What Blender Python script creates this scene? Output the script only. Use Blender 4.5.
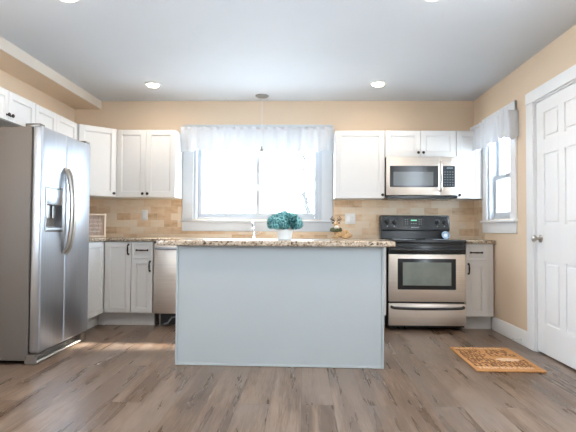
import bpy, bmesh, math, random
from mathutils import Vector, Matrix
random.seed(7)
PI = math.pi
for o in list(bpy.data.objects): bpy.data.objects.remove(o)
scene = bpy.context.scene
COL = scene.collection

# ------------------------------------------------------------------ camera
cam_d = bpy.data.cameras.new('camera'); cam = bpy.data.objects.new('camera', cam_d); COL.objects.link(cam)
cam_d.sensor_width = 36.0; cam_d.sensor_fit = 'HORIZONTAL'; cam_d.lens = 509.0/576*36
YAW, PITCH, ROLL, CAMH = math.radians(1.5), math.radians(1.6), math.radians(.35), .98
fwd = Vector((-math.sin(YAW)*math.cos(PITCH), math.cos(YAW)*math.cos(PITCH), math.sin(PITCH)))
rgt = Vector((math.cos(YAW), math.sin(YAW), 0)); upv = rgt.cross(fwd)
r2 = math.cos(ROLL)*rgt + math.sin(ROLL)*upv; u2 = -math.sin(ROLL)*rgt + math.cos(ROLL)*upv
M = Matrix((r2, u2, -fwd)).transposed().to_4x4(); M.translation = (0, 0, CAMH)
cam.matrix_world = M; cam_d.shift_x = -1/576
cam_d.clip_start = .05; cam_d.clip_end = 200
scene.camera = cam

# ------------------------------------------------------------------ world, sun, daylight
EXPOSURE = 1.08
SKY = 8.0
SUN = 11.0
LAMP = 2.0
LAMP_FRONT = 6.0
w = bpy.data.worlds.new('winter_sky'); scene.world = w; w.use_nodes = True
bg = w.node_tree.nodes['Background']; bg.inputs[0].default_value = (.74, .87, 1.0, 1); bg.inputs[1].default_value = SKY
sd = bpy.data.lights.new('sun', 'SUN'); sun = bpy.data.objects.new('sun', sd); COL.objects.link(sun)
sd.energy = SUN; sd.angle = math.radians(4.5); sd.color = (1, .93, .84)
sun.rotation_euler = Vector((-.72, -.93, -1.13)).to_track_quat('-Z', 'Y').to_euler()
XL0 = -2.61
def area(name, loc, direction, sx, sy, power, color, portal=False):
    d = bpy.data.lights.new(name, 'AREA'); d.shape = 'RECTANGLE'; d.size = sx; d.size_y = sy
    d.energy = power; d.color = color
    if portal: d.cycles.is_portal = True
    o = bpy.data.objects.new(name, d); COL.objects.link(o); o.location = loc
    o.rotation_euler = Vector(direction).to_track_quat('-Z', 'Z').to_euler(); return o
area('portal_left_added_opening', (XL0-.06, 1.5, 1.5), (1, 0, 0), 1.3, 1.3, 1, (1, 1, 1), True)  # sky portal for the unseen left opening, added for extra daylight
area('portal_right_added_opening', (1.98, 1.5, 1.5), (-1, 0, 0), 1.8, 1.3, 1, (1, 1, 1), True)  # sky portal for the unseen right opening, added for extra daylight
area('portal_sink_window', (-.51, 5.86, 1.6), (0, -1, 0), 1.46, .95, 1, (1, 1, 1), True)
area('portal_side_window', (2.05, 5.01, 1.6), (-1, 0, 0), .62, .95, 1, (1, 1, 1), True)
vs = scene.view_settings
vs.view_transform = 'Standard'; vs.look = 'None'; vs.exposure = EXPOSURE; vs.gamma = 1; vs.use_curve_mapping = False

# ------------------------------------------------------------------ materials
def new_mat(name):
    m = bpy.data.materials.new(name); m.use_nodes = True
    nt = m.node_tree; return m, nt, nt.nodes['Principled BSDF']
def L(nt, a, b): nt.links.new(a, b)
def node(nt, t, **kw):
    n = nt.nodes.new(t)
    for k, v in kw.items(): setattr(n, k, v)
    return n
def ramp(nt, stops, interp='LINEAR'):
    n = nt.nodes.new('ShaderNodeValToRGB'); e = n.color_ramp.elements; n.color_ramp.interpolation = interp
    while len(e) > 1: e.remove(e[-1])
    e[0].position, e[0].color = stops[0][0], (*stops[0][1], 1)
    for p, c in stops[1:]:
        x = e.new(p); x.color = (*c, 1)
    return n
def coords(nt, scale=(1, 1, 1), rot=(0, 0, 0), world=True):
    if world: src = node(nt, 'ShaderNodeNewGeometry').outputs['Position']
    else: src = node(nt, 'ShaderNodeTexCoord').outputs['Object']
    mp = node(nt, 'ShaderNodeMapping'); mp.inputs['Scale'].default_value = scale; mp.inputs['Rotation'].default_value = rot
    L(nt, src, mp.inputs[0]); return mp.outputs[0]
def paint(name, col, rough=.5, var=.03, scale=6, metal=0, bump=0, stretch=(1, 1, 1), spec=.5):
    m, nt, b = new_mat(name)
    n = node(nt, 'ShaderNodeTexNoise'); n.inputs['Scale'].default_value = scale; n.inputs['Detail'].default_value = 4
    L(nt, coords(nt, stretch, world=False), n.inputs['Vector'])
    lo = tuple(max(0, c*(1-var)) for c in col); hi = tuple(min(1, c*(1+var)) for c in col)
    r = ramp(nt, [(.3, lo), (.7, hi)]); L(nt, n.outputs[0], r.inputs[0]); L(nt, r.outputs[0], b.inputs['Base Color'])
    b.inputs['Roughness'].default_value = rough; b.inputs['Metallic'].default_value = metal
    b.inputs['Specular IOR Level'].default_value = spec
    if bump:
        bp = node(nt, 'ShaderNodeBump'); bp.inputs['Strength'].default_value = bump; bp.inputs['Distance'].default_value = .002
        L(nt, n.outputs[0], bp.inputs['Height']); L(nt, bp.outputs[0], b.inputs['Normal'])
    return m
def emit(name, col, s):
    m, nt, b = new_mat(name); b.inputs['Base Color'].default_value = (*col, 1)
    b.inputs['Emission Color'].default_value = (*col, 1); b.inputs['Emission Strength'].default_value = s
    return m

M_wall = paint('beige_wall_paint', (.80, .635, .47), .6, .015, 3, bump=.05)
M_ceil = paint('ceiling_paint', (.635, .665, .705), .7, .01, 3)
M_soff = paint('cream_soffit_paint', (.72, .65, .56), .6, .015, 3)
M_trim = paint('white_trim_paint', (.86, .865, .87), .35, .01, 5)
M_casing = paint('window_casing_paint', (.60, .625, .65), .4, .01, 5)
M_vinyl = paint('grey_white_vinyl', (.50, .53, .57), .4, .01, 5)
M_cab = paint('white_cabinet_paint', (.755, .752, .745), .35, .01, 5)
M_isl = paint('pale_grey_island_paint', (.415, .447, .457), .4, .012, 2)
M_steel = paint('brushed_stainless', (.82, .75, .68), .42, .05, 60, metal=1, stretch=(.03, .03, 1))
M_steelv = paint('brushed_stainless_vertical', (.46, .49, .54), .34, .05, 60, metal=1, stretch=(1, 1, .03))
M_chrome = paint('polished_chrome', (.80, .80, .82), .12, .02, 20, metal=1)
M_nickel = paint('satin_nickel', (.52, .47, .42), .28, .03, 20, metal=1)
M_gun = paint('dark_steel', (.22, .21, .20), .3, .04, 30, metal=1)
M_side = paint('grey_appliance_side', (.16, .138, .12), .5, .04, 120, bump=.1)
M_black = paint('black_enamel', (.022, .025, .029), .22, .05, 20)
M_blackp = paint('black_plastic', (.03, .03, .032), .45, .05, 40)
M_panel = paint('black_control_glass', (.035, .04, .045), .15, .05, 10)
M_oven = paint('oven_glass', (.25, .29, .27), .08, .15, 7)
M_mwin = paint('microwave_mesh_glass', (.15, .165, .175), .15, .06, 200)
M_mark = paint('pale_print', (.30, .33, .36), .5, .03, 30)
M_dim = paint('dim_keypad_print', (.13, .17, .19), .4, .05, 30)
M_green = emit('green_display', (.25, .7, .45), .35)
M_plate = paint('white_plastic', (.80, .80, .78), .35, .01, 20)
M_orb = paint('oil_rubbed_bronze', (.035, .03, .03), .35, .1, 30, metal=.6)
M_coir = paint('coir_fibre', (.55, .27, .10), .95, .35, 180, bump=.6)
M_coird = paint('dark_print_on_coir', (.17, .075, .030), .95, .3, 180)
M_coirl = paint('pale_print_on_coir', (.74, .52, .34), .95, .3, 180)
M_pot = paint('white_ceramic', (.86, .87, .86), .3, .01, 10)
M_wood = paint('pale_frame_wood', (.82, .70, .56), .6, .12, 30, stretch=(1, 1, .1))
M_wood2 = paint('sign_board_wood', (.52, .40, .325), .7, .25, 40, stretch=(1, 1, .15))
M_white = paint('white_lettering', (.78, .74, .70), .6, .03, 20)
M_deer = paint('carved_tan_wood', (.56, .34, .16), .55, .2, 40)
M_deerd = paint('dark_antler_wood', (.14, .075, .035), .6, .2, 40)
M_deerw = paint('white_fur_bib', (.80, .74, .66), .8, .05, 60)
M_wreath = paint('dark_green_wreath', (.075, .085, .04), .8, .4, 90)
M_stem = paint('green_stem', (.06, .20, .12), .6, .2, 30)
M_blue = paint('blue_white_glaze', (.42, .55, .68), .2, .35, 45)
M_soil = paint('soil', (.06, .045, .035), .9, .3, 60)
M_bark = paint('frosted_bark', (.045, .045, .045), .9, .2, 12)
M_snow = paint('snow', (.86, .88, .90), .8, .02, 2)
M_siding = paint('sun_blocker_siding', (.66, .71, .76), .7, .03, 2)
M_roof = paint('sun_blocker_roof', (.75, .77, .80), .8, .03, 2)
M_diff = emit('lamp_diffuser', (1, .84, .62), 14)
M_bulb = paint('frosted_glass_shade', (.36, .34, .33), .3, .03, 30, metal=.5)

def flower_mat():
    m, nt, b = new_mat('teal_petals')
    n = node(nt, 'ShaderNodeTexNoise'); n.inputs['Scale'].default_value = 75; L(nt, coords(nt), n.inputs['Vector'])
    r = ramp(nt, [(.36, (.012, .12, .15)), (.48, (.09, .38, .42)), (.60, (.45, .76, .76))]); L(nt, n.outputs[0], r.inputs[0])
    L(nt, r.outputs[0], b.inputs['Base Color']); b.inputs['Roughness'].default_value = .7; return m
M_petal = flower_mat()

def floor_mat():
    m, nt, b = new_mat('wood_plank_floor')
    v = coords(nt, (1, 1, 1), (0, 0, PI/2))
    br = node(nt, 'ShaderNodeTexBrick'); L(nt, v, br.inputs['Vector'])
    br.offset = .37; br.inputs['Scale'].default_value = 1; br.inputs['Brick Width'].default_value = 1.22; br.inputs['Row Height'].default_value = .18
    br.inputs['Mortar Size'].default_value = .0016; br.inputs['Mortar Smooth'].default_value = .3; br.inputs['Bias'].default_value = 0
    br.inputs['Color1'].default_value = (.0, .0, .0, 1); br.inputs['Color2'].default_value = (1, 1, 1, 1); br.inputs['Mortar'].default_value = (.35, .35, .35, 1)
    # grain: long streaks running towards the sink wall, offset per plank
    pos = node(nt, 'ShaderNodeNewGeometry').outputs['Position']
    off = node(nt, 'ShaderNodeVectorMath', operation='MULTIPLY_ADD'); L(nt, br.outputs['Color'], off.inputs[0]); off.inputs[1].default_value = (3, 17, 5); L(nt, pos, off.inputs[2])
    def streak(sx, sy, scale, det, dist):
        mp = node(nt, 'ShaderNodeMapping'); mp.inputs['Scale'].default_value = (sx, sy, 1); L(nt, off.outputs[0], mp.inputs[0])
        n = node(nt, 'ShaderNodeTexNoise'); n.inputs['Scale'].default_value = scale; n.inputs['Detail'].default_value = det; n.inputs['Distortion'].default_value = dist
        L(nt, mp.outputs[0], n.inputs['Vector']); return n.outputs[0]
    a = streak(12, .9, 1.3, 8, 0); c = streak(85, 5.0, 1.5, 5, 0); d = streak(2.2, .9, 1.0, 3, .3)
    ra = ramp(nt, [(.40, (.105, .062, .038)), (.47, (.132, .081, .051)), (.56, (.190, .122, .081)), (.66, (.250, .175, .126))]); 
    mx = node(nt, 'ShaderNodeMath', operation='MULTIPLY_ADD'); L(nt, c, mx.inputs[0]); mx.inputs[1].default_value = .55
    L(nt, a, mx.inputs[2])
    m2 = node(nt, 'ShaderNodeMath', operation='MULTIPLY_ADD'); L(nt, br.outputs['Color'], m2.inputs[0]); m2.inputs[1].default_value = .12; L(nt, mx.outputs[0], m2.inputs[2])
    m3 = node(nt, 'ShaderNodeMath', operation='SUBTRACT'); L(nt, m2.outputs[0], m3.inputs[0]); m3.inputs[1].default_value = .335
    L(nt, m3.outputs[0], ra.inputs[0])
    mixg = node(nt, 'ShaderNodeMixRGB', blend_type='MIX'); 
    rg = ramp(nt, [(.42, (0, 0, 0)), (.66, (.55, .55, .55))]); L(nt, d, rg.inputs[0]); L(nt, rg.outputs[0], mixg.inputs[0])
    L(nt, ra.outputs[0], mixg.inputs[1]); mixg.inputs[2].default_value = (.180, .140, .114, 1)
    dk = node(nt, 'ShaderNodeMixRGB', blend_type='MIX'); L(nt, br.outputs['Fac'], dk.inputs[0]); L(nt, mixg.outputs[0], dk.inputs[1]); dk.inputs[2].default_value = (.10, .07, .05, 1)
    L(nt, dk.outputs[0], b.inputs['Base Color'])
    rr = ramp(nt, [(.3, (.24, .24, .24)), (.7, (.38, .38, .38))]); L(nt, a, rr.inputs[0]); L(nt, rr.outputs[0], b.inputs['Roughness'])
    bp = node(nt, 'ShaderNodeBump'); bp.inputs['Strength'].default_value = .12; bp.inputs['Distance'].default_value = .002
    L(nt, c, bp.inputs['Height']); L(nt, bp.outputs[0], b.inputs['Normal']); return m
M_floor = floor_mat()

def tile_mat():
    m, nt, b = new_mat('travertine_tile')
    pos = node(nt, 'ShaderNodeNewGeometry').outputs['Position']
    sp = node(nt, 'ShaderNodeSeparateXYZ'); L(nt, pos, sp.inputs[0])
    ad = node(nt, 'ShaderNodeMath', operation='ADD'); L(nt, sp.outputs[0], ad.inputs[0]); L(nt, sp.outputs[1], ad.inputs[1])
    cb = node(nt, 'ShaderNodeCombineXYZ'); L(nt, ad.outputs[0], cb.inputs[0]); L(nt, sp.outputs[2], cb.inputs[1])
    br = node(nt, 'ShaderNodeTexBrick'); L(nt, cb.outputs[0], br.inputs['Vector'])
    br.inputs['Scale'].default_value = 1; br.inputs['Brick Width'].default_value = .154; br.inputs['Row Height'].default_value = .0775
    br.inputs['Mortar Size'].default_value = .0016; br.inputs['Mortar Smooth'].default_value = .2
    br.inputs['Color1'].default_value = (0, 0, 0, 1); br.inputs['Color2'].default_value = (1, 1, 1, 1); br.inputs['Mortar'].default_value = (.6, .6, .6, 1)
    n = node(nt, 'ShaderNodeTexNoise'); n.inputs['Scale'].default_value = 9; n.inputs['Detail'].default_value = 6
    mp = node(nt, 'ShaderNodeMapping'); mp.inputs['Scale'].default_value = (1, 2.2, 1); L(nt, cb.outputs[0], mp.inputs[0]); L(nt, mp.outputs[0], n.inputs['Vector'])
    ma = node(nt, 'ShaderNodeMath', operation='MULTIPLY_ADD'); L(nt, n.outputs[0], ma.inputs[0]); ma.inputs[1].default_value = .8
    mb = node(nt, 'ShaderNodeMath', operation='MULTIPLY'); L(nt, br.outputs['Color'], mb.inputs[0]); mb.inputs[1].default_value = .55; L(nt, mb.outputs[0], ma.inputs[2])
    r = ramp(nt, [(.22, (.50, .31, .165)), (.42, (.70, .48, .29)), (.62, (.80, .60, .40)), (.9, (.83, .69, .53))]); L(nt, ma.outputs[0], r.inputs[0])
    mx = node(nt, 'ShaderNodeMixRGB'); L(nt, br.outputs['Fac'], mx.inputs[0]); L(nt, r.outputs[0], mx.inputs[1]); mx.inputs[2].default_value = (.74, .60, .45, 1)
    L(nt, mx.outputs[0], b.inputs['Base Color']); b.inputs['Roughness'].default_value = .4
    bp = node(nt, 'ShaderNodeBump'); bp.inputs['Strength'].default_value = .4; bp.inputs['Distance'].default_value = .002; bp.invert = True
    L(nt, br.outputs['Fac'], bp.inputs['Height']); L(nt, bp.outputs[0], b.inputs['Normal']); return m
M_tile = tile_mat()

def granite_mat():
    m, nt, b = new_mat('speckled_granite')
    v = coords(nt)
    vo = node(nt, 'ShaderNodeTexVoronoi'); vo.inputs['Scale'].default_value = 95; L(nt, v, vo.inputs['Vector'])
    no = node(nt, 'ShaderNodeTexNoise'); no.inputs['Scale'].default_value = 38; no.inputs['Detail'].default_value = 5; L(nt, v, no.inputs['Vector'])
    sp = node(nt, 'ShaderNodeSeparateColor'); L(nt, vo.outputs['Color'], sp.inputs[0])
    a = node(nt, 'ShaderNodeMath', operation='MULTIPLY_ADD'); L(nt, sp.outputs[0], a.inputs[0]); a.inputs[1].default_value = .45; L(nt, no.outputs[0], a.inputs[2])
    r = ramp(nt, [(.40, (.04, .032, .028)), (.53, (.19, .135, .095)), (.66, (.42, .32, .23)), (.84, (.47, .385, .295)), (1.0, (.60, .53, .45))]); L(nt, a.outputs[0], r.inputs[0])
    L(nt, r.outputs[0], b.inputs['Base Color']); b.inputs['Roughness'].default_value = .14; return m
M_gran = granite_mat()

def sheer_mat():
    m, nt, b = new_mat('sheer_white_fabric'); out = nt.nodes['Material Output']
    n = node(nt, 'ShaderNodeTexNoise'); n.inputs['Scale'].default_value = 30; L(nt, coords(nt, (1, 1, .25)), n.inputs['Vector'])
    r = ramp(nt, [(.3, (.78, .80, .83)), (.7, (.83, .845, .87))]); L(nt, n.outputs[0], r.inputs[0])
    d = node(nt, 'ShaderNodeBsdfDiffuse'); t = node(nt, 'ShaderNodeBsdfTranslucent'); L(nt, r.outputs[0], d.inputs[0]); L(nt, r.outputs[0], t.inputs[0])
    mx = node(nt, 'ShaderNodeMixShader'); mx.inputs[0].default_value = .22; L(nt, d.outputs[0], mx.inputs[1]); L(nt, t.outputs[0], mx.inputs[2])
    L(nt, mx.outputs[0], out.inputs[0]); return m
M_sheer = sheer_mat()
def glass_mat():
    m, nt, b = new_mat('window_glass'); out = nt.nodes['Material Output']
    t = node(nt, 'ShaderNodeBsdfTransparent'); g = node(nt, 'ShaderNodeBsdfGlossy'); g.inputs['Roughness'].default_value = .02
    t.inputs[0].default_value = (.97, .985, .985, 1)
    mx = node(nt, 'ShaderNodeMixShader'); mx.inputs[0].default_value = .05; L(nt, t.outputs[0], mx.inputs[1]); L(nt, g.outputs[0], mx.inputs[2])
    L(nt, mx.outputs[0], out.inputs[0]); return m
M_glass = glass_mat()

# ------------------------------------------------------------------ builders
class MB:
    def __init__(s): s.bm = bmesh.new()
    def merge(s, b, mat=None):
        if mat is not None: bmesh.ops.transform(b, matrix=mat, verts=b.verts)
        me = bpy.data.meshes.new('t'); b.to_mesh(me); b.free(); s.bm.from_mesh(me); bpy.data.meshes.remove(me); return s
    def box(s, x0, x1, y0, y1, z0, z1, bev=0, seg=1, mat=None):
        b = bmesh.new(); bmesh.ops.create_cube(b, size=1)
        for v in b.verts: v.co = Vector(((x0+x1)/2+v.co.x*(x1-x0), (y0+y1)/2+v.co.y*(y1-y0), (z0+z1)/2+v.co.z*(z1-z0)))
        if bev: bmesh.ops.bevel(b, geom=list(b.edges), offset=bev, segments=seg, affect='EDGES', profile=.5)
        return s.merge(b, mat)
    def prism(s, poly, z0, z1, bev=0, seg=2, mat=None):
        b = bmesh.new(); vs = [b.verts.new((x, y, z0)) for x, y in poly]; f = b.faces.new(vs)
        r = bmesh.ops.extrude_face_region(b, geom=[f]); bmesh.ops.translate(b, vec=(0, 0, z1-z0), verts=[e for e in r['geom'] if isinstance(e, bmesh.types.BMVert)])
        bmesh.ops.recalc_face_normals(b, faces=b.faces)
        if bev: bmesh.ops.bevel(b, geom=list(b.edges), offset=bev, segments=seg, affect='EDGES', profile=.5)
        return s.merge(b, mat)
    def tube(s, pts, r, seg=10, mat=None, closed=False):
        pts = [Vector(p) for p in pts]; n = len(pts); rs = r if isinstance(r, (list, tuple)) else [r]*n
        b = bmesh.new(); rings = []; ref = None
        for i, p in enumerate(pts):
            if closed: t = pts[(i+1) % n]-pts[i-1]
            else: t = pts[min(i+1, n-1)]-pts[max(i-1, 0)]
            t.normalize()
            if ref is None: ref = Vector((0, 0, 1)) if abs(t.z) < .9 else Vector((1, 0, 0))
            a = (ref - t*ref.dot(t)).normalized(); c = t.cross(a); ref = a
            rings.append([b.verts.new(p+rs[i]*(math.cos(2*PI*k/seg)*a+math.sin(2*PI*k/seg)*c)) for k in range(seg)])
        for i in range(n if closed else n-1):
            A, B = rings[i], rings[(i+1) % n]
            for k in range(seg): b.faces.new((A[k], A[(k+1) % seg], B[(k+1) % seg], B[k]))
        if not closed: b.faces.new(rings[0][::-1]); b.faces.new(rings[-1])
        bmesh.ops.recalc_face_normals(b, faces=b.faces)
        return s.merge(b, mat)
    def lathe(s, prof, c=(0, 0, 0), seg=20, axis='Z', mat=None):
        b = bmesh.new(); rings = []
        for r, z in prof:
            if r < 1e-6: rings.append([b.verts.new((0, 0, z))])
            else: rings.append([b.verts.new((r*math.cos(2*PI*k/seg), r*math.sin(2*PI*k/seg), z)) for k in range(seg)])
        for A, B in zip(rings, rings[1:]):
            for k in range(seg):
                q = [A[k % len(A)], A[(k+1) % len(A)], B[(k+1) % len(B)], B[k % len(B)]]
                u = []
                for v in q:
                    if v not in u: u.append(v)
                if len(u) > 2: b.faces.new(u)
        if len(rings[0]) > 1: b.faces.new(rings[0][::-1])
        if len(rings[-1]) > 1: b.faces.new(rings[-1])
        R = {'Z': Matrix(), 'Y-': Matrix.Rotation(PI/2, 4, 'X'), 'X-': Matrix.Rotation(-PI/2, 4, 'Y'), 'X': Matrix.Rotation(PI/2, 4, 'Y'), 'Z-': Matrix.Rotation(PI, 4, 'X')}[axis]
        bmesh.ops.transform(b, matrix=Matrix.Translation(c) @ R, verts=b.verts)
        bmesh.ops.recalc_face_normals(b, faces=b.faces)
        return s.merge(b, mat)
    def ball(s, c, r, sub=2, sc=(1, 1, 1)):
        b = bmesh.new(); bmesh.ops.create_icosphere(b, subdivisions=sub, radius=r)
        for v in b.verts: v.co = Vector((v.co.x*sc[0]+c[0], v.co.y*sc[1]+c[1], v.co.z*sc[2]+c[2]))
        return s.merge(b)
    def grid(s, nu, nv, fn, thick=0):
        b = bmesh.new(); g = [[b.verts.new(fn(i/nu, j/nv)) for j in range(nv+1)] for i in range(nu+1)]
        for i in range(nu):
            for j in range(nv): b.faces.new((g[i][j], g[i+1][j], g[i+1][j+1], g[i][j+1]))
        if thick:
            bmesh.ops.recalc_face_normals(b, faces=b.faces); bmesh.ops.solidify(b, geom=list(b.faces), thickness=thick)
        return s.merge(b)
    def build(s, name, mat, parent=None, loc=(0, 0, 0), rz=0, ang=35):
        me = bpy.data.meshes.new(name); s.bm.to_mesh(me); s.bm.free(); me.materials.append(mat)
        for p in me.polygons: p.use_smooth = True
        me.set_sharp_from_angle(angle=math.radians(ang))
        o = bpy.data.objects.new(name, me); COL.objects.link(o); o.location = loc; o.rotation_euler = (0, 0, rz)
        if parent: o.parent = parent
        return o
def tag(o, label, cat, group=None):
    o['label'] = label; o['category'] = cat
    if group: o['group'] = group
    return o
def thing(name, label, cat, loc=(0, 0, 0), rz=0, group=None):
    o = bpy.data.objects.new(name, None); COL.objects.link(o); o.location = loc; o.rotation_euler = (0, 0, rz)
    o.empty_display_size = .1; return tag(o, label, cat, group)
def struct(o, label=None):
    o['kind'] = 'structure'
    if label: o['label'] = label
    return o
def sroot(name, loc=(0, 0, 0), rz=0, label=None):
    o = bpy.data.objects.new(name, None); COL.objects.link(o); o.location = loc; o.rotation_euler = (0, 0, rz); return struct(o, label)

# ------------------------------------------------------------------ room shell
XL, XR, YB, ZC, YR = -2.61, 1.92, 5.73, 2.445, -2.6
T = .15
struct(MB().box(XL-T, XR+T, YR-T, YB+T, -.1, 0).build('floor', M_floor), 'brown grey wood plank floor')
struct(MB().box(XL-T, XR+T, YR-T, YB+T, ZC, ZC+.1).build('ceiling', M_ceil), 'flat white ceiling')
mb = MB().box(XL-T, XL, 2.15, YB+T, 0, ZC).box(XL-T, XL, YR-T, .85, 0, ZC).box(XL-T, XL, .85, 2.15, 0, .85).box(XL-T, XL, .85, 2.15, 2.15, ZC)  # hole near the camera is out of view, added to let in daylight
struct(mb.build('wall_left', M_wall))
WX0, WX1, WZ0, WZ1 = -1.24, .222, 1.10, 2.07          # sink window opening
mb = MB().box(XL, WX0, YB, YB+T, 0, ZC).box(WX1, XR, YB, YB+T, 0, ZC).box(WX0, WX1, YB, YB+T, 0, WZ0).box(WX0, WX1, YB, YB+T, WZ1, ZC)
struct(mb.build('wall_back', M_wall))
VY0, VY1, VZ0, VZ1 = 4.71, 5.31, 1.10, 2.06            # side window opening
DY0, DY1, DZ = 3.405, 4.255, 2.06                     # door opening
mb = MB()
mb.box(XR, XR+T, VY1, YB+T, 0, ZC).box(XR, XR+T, DY1, VY0, 0, ZC).box(XR, XR+T, VY0, VY1, 0, VZ0).box(XR, XR+T, VY0, VY1, VZ1, ZC)
mb.box(XR, XR+T, DY0, DY1, DZ, ZC).box(XR, XR+T, 2.4, DY0, 0, ZC).box(XR, XR+T, YR-T, .6, 0, ZC).box(XR, XR+T, .6, 2.4, 0, .85).box(XR, XR+T, .6, 2.4, 2.15, ZC)  # hole short of the door is out of view, added to let in daylight
struct(mb.build('wall_right', M_wall))
mb = MB().box(XL, XR, YR-T, YR, 0, ZC)
struct(mb.build('wall_rear', M_wall))
# shallow dropped soffit over the left wall cabinets
struct(MB().box(XL, -2.312, YR, YB, ZC-.095, ZC).build('trim_1', M_wall), 'shallow beige soffit along the left wall')
struct(MB().box(-2.312, -2.305, YR, YB, ZC-.097, ZC).build('trim_4', M_soff), 'pale front face of the soffit')

# baseboards
def base_profile(mb, y0, y1):
    mb.prism([(0, 0), (-.014, 0), (-.014, .112), (-.008, .128), (0, .13)], y0, y1, mat=Matrix(((1, 0, 0, XR), (0, 0, 1, 0), (0, 1, 0, 0), (0, 0, 0, 1))))
mb = MB(); base_profile(mb, 4.385, 5.185); base_profile(mb, YR, 3.27)
struct(mb.build('baseboard_right', M_trim))

# sink window: sliding pair
def window(name, loc, rz, W, z0, z1, kind, label):
    """local: x along the wall, room side is -y, opening x 0..W"""
    r = sroot(name, loc, rz, label); cw = .118
    m = MB()
    m.box(-cw, 0.006, -.018, 0, z0-.01, z1+.1, .003).box(W-.006, W+cw, -.018, 0, z0-.01, z1+.1, .003).box(-cw, W+cw, -.022, 0, z1-.006, z1+.1, .003)
    MC = M_casing if kind == 'slider' else M_trim
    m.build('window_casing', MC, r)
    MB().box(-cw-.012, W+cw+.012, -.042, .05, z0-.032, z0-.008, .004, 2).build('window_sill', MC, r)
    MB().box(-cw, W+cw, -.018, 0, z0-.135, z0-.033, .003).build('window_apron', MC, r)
    m = MB(); j = .038                                       # jamb liner and frame
    m.box(0, j, 0.001, .13, z0, z1, .002).box(W-j, W, 0.001, .13, z0, z1, .002).box(j, W-j, .001, .13, z1-j, z1, .002).box(j, W-j, .045, .13, z0-.005, z0+.025, .002)
    m.build('window_frame', M_vinyl, r)
    def sash(x0, x1, a, b, y):
        st = .046
        s = MB().box(x0, x0+st, y, y+.03, a, b, .003).box(x1-st, x1, y, y+.03, a, b, .003).box(x0+st, x1-st, y, y+.03, a, a+st, .003).box(x0+st, x1-st, y, y+.03, b-st, b, .003).build('sash', M_vinyl, r)
        MB().box(x0+st-.004, x1-st+.004, y+.012, y+.017, a+st-.004, b-st+.004).build('pane', M_glass, s)
        return s
    if kind == 'slider':
        sash(j, W/2+.023, z0+.025, z1-j, .085); s = sash(W/2-.023, W-j, z0+.025, z1-j, .052)
        MB().box(W/2-.008, W/2+.008, .040, .052, z0+.33, z0+.40, .003).build('latch', M_plate, s)
    else:
        zm = (z0+z1)/2-.06
        sash(j, W-j, zm-.02, z1-j, .085); s = sash(j, W-j, z0+.025, zm+.025, .052)
        MB().box(W/2-.03, W/2+.03, .040, .053, zm+.005, zm+.02, .003).build('latch', M_plate, s)
    return r
window('window_1', (WX0, YB, 0), 0, WX1-WX0, WZ0, WZ1, 'slider', 'wide sliding window over the sink')
window('window_2', (XR, VY1, 0), -PI/2, VY1-VY0, VZ0, VZ1, 'hung', 'narrow double-hung window on the right wall')

# interior door and its casing
mb = MB(); cw = .118
for y0, y1 in ((DY1-.006, DY1+cw), (DY0-cw, DY0+.006)): mb.box(XR-.018, XR, y0, y1, 0, DZ+.09, .003)
mb.box(XR-.022, XR, DY0-cw, DY1+cw, DZ-.006, DZ+.09, .003)
mb.box(XR+.001, XR+T, DY1-.018, DY1, 0, DZ).box(XR+.001, XR+T, DY0, DY0+.018, 0, DZ).box(XR+.001, XR+T, DY0+.018, DY1-.018, DZ-.018, DZ)
mb.box(XR+.048, XR+.062, DY1-.031, DY1-.018, 0, DZ-.018)
struct(MB().box(XR+.046, XR+T, DY0+.018, DY1-.018, 0, .03).build('trim_3', M_gun), 'added dark strip blocking light under the door')  # added behind the slab so no light leaks through the bottom gap
struct(mb.build('trim_2', M_trim), 'white casing around the panelled door')
door = sroot('door_1', (XR+.008, DY1-.021, 0), -PI/2, 'white six-panel interior door')
W = DY1-DY0-.042
m = MB(); st = .125; mw = .09; pw = (W-2*st-mw)/2; z0d, z1d = .012, DZ-.022
rows = [(.25, .745), (1.035, 1.60), (1.72, 1.935)]
xs = [st, st+pw, st+pw+mw, W-st]
m.box(0, st, 0, .036, z0d, z1d, .002).box(xs[1], xs[2], 0, .036, z0d, z1d, .001).box(xs[3], W, 0, .036, z0d, z1d, .002)
for xa, xb in ((xs[0], xs[1]), (xs[2], xs[3])):
    zz = z0d
    for a, b in rows:
        m.box(xa, xb, 0, .036, zz, a, 0)
        # raised panel with sloped moulding
        for (ya, yb, ins) in ((.010, .030, 0),):
            m.box(xa, xb, ya, yb, a, b)
        m.box(xa+.022, xb-.022, .003, .012, a+.022, b-.022, .006)
        zz = b
    m.box(xa, xb, 0, .036, zz, z1d, 0)
m.build('door_slab', M_trim, door)
k = MB().lathe([(.0, 0), (.032, 0), (.032, .006), (.018, .012), (.012, .014), (.012, .034), (.024, .042), (.029, .052), (.027, .064), (.015, .070), (0, .071)], (.065, 0, .925), 20, 'Y-').build('door_handle', M_nickel, door)
k['label'] = 'round satin nickel door knob'
m = MB().lathe([(0, 0), (.014, 0), (.012, .008), (.005, .010), (.005, .060), (.010, .061), (.010, .075), (0, .076)], (0, 0, 0), 12, 'X-')
tag(m.build('door_stop', M_plate, None, (XR-.015, 4.50, .045)), 'small white door stop screwed to the baseboard beside the door', 'door stop')

# backsplash (tile field behind the worktop)
ZT = .893
m = MB().box(XL+.009, -1.368, YB-.008, YB, ZT, 1.325).box(-1.368, .35, YB-.008, YB, ZT, .962).box(.35, XR, YB-.008, YB, ZT, 1.325)
m.box(XL, XL+.008, 4.50, YB, ZT, 1.325).box(XR-.008, XR, 5.42, YB-.008, ZT, 1.32)
struct(m.build('backsplash', M_tile), 'tan travertine tile backsplash')

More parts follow.
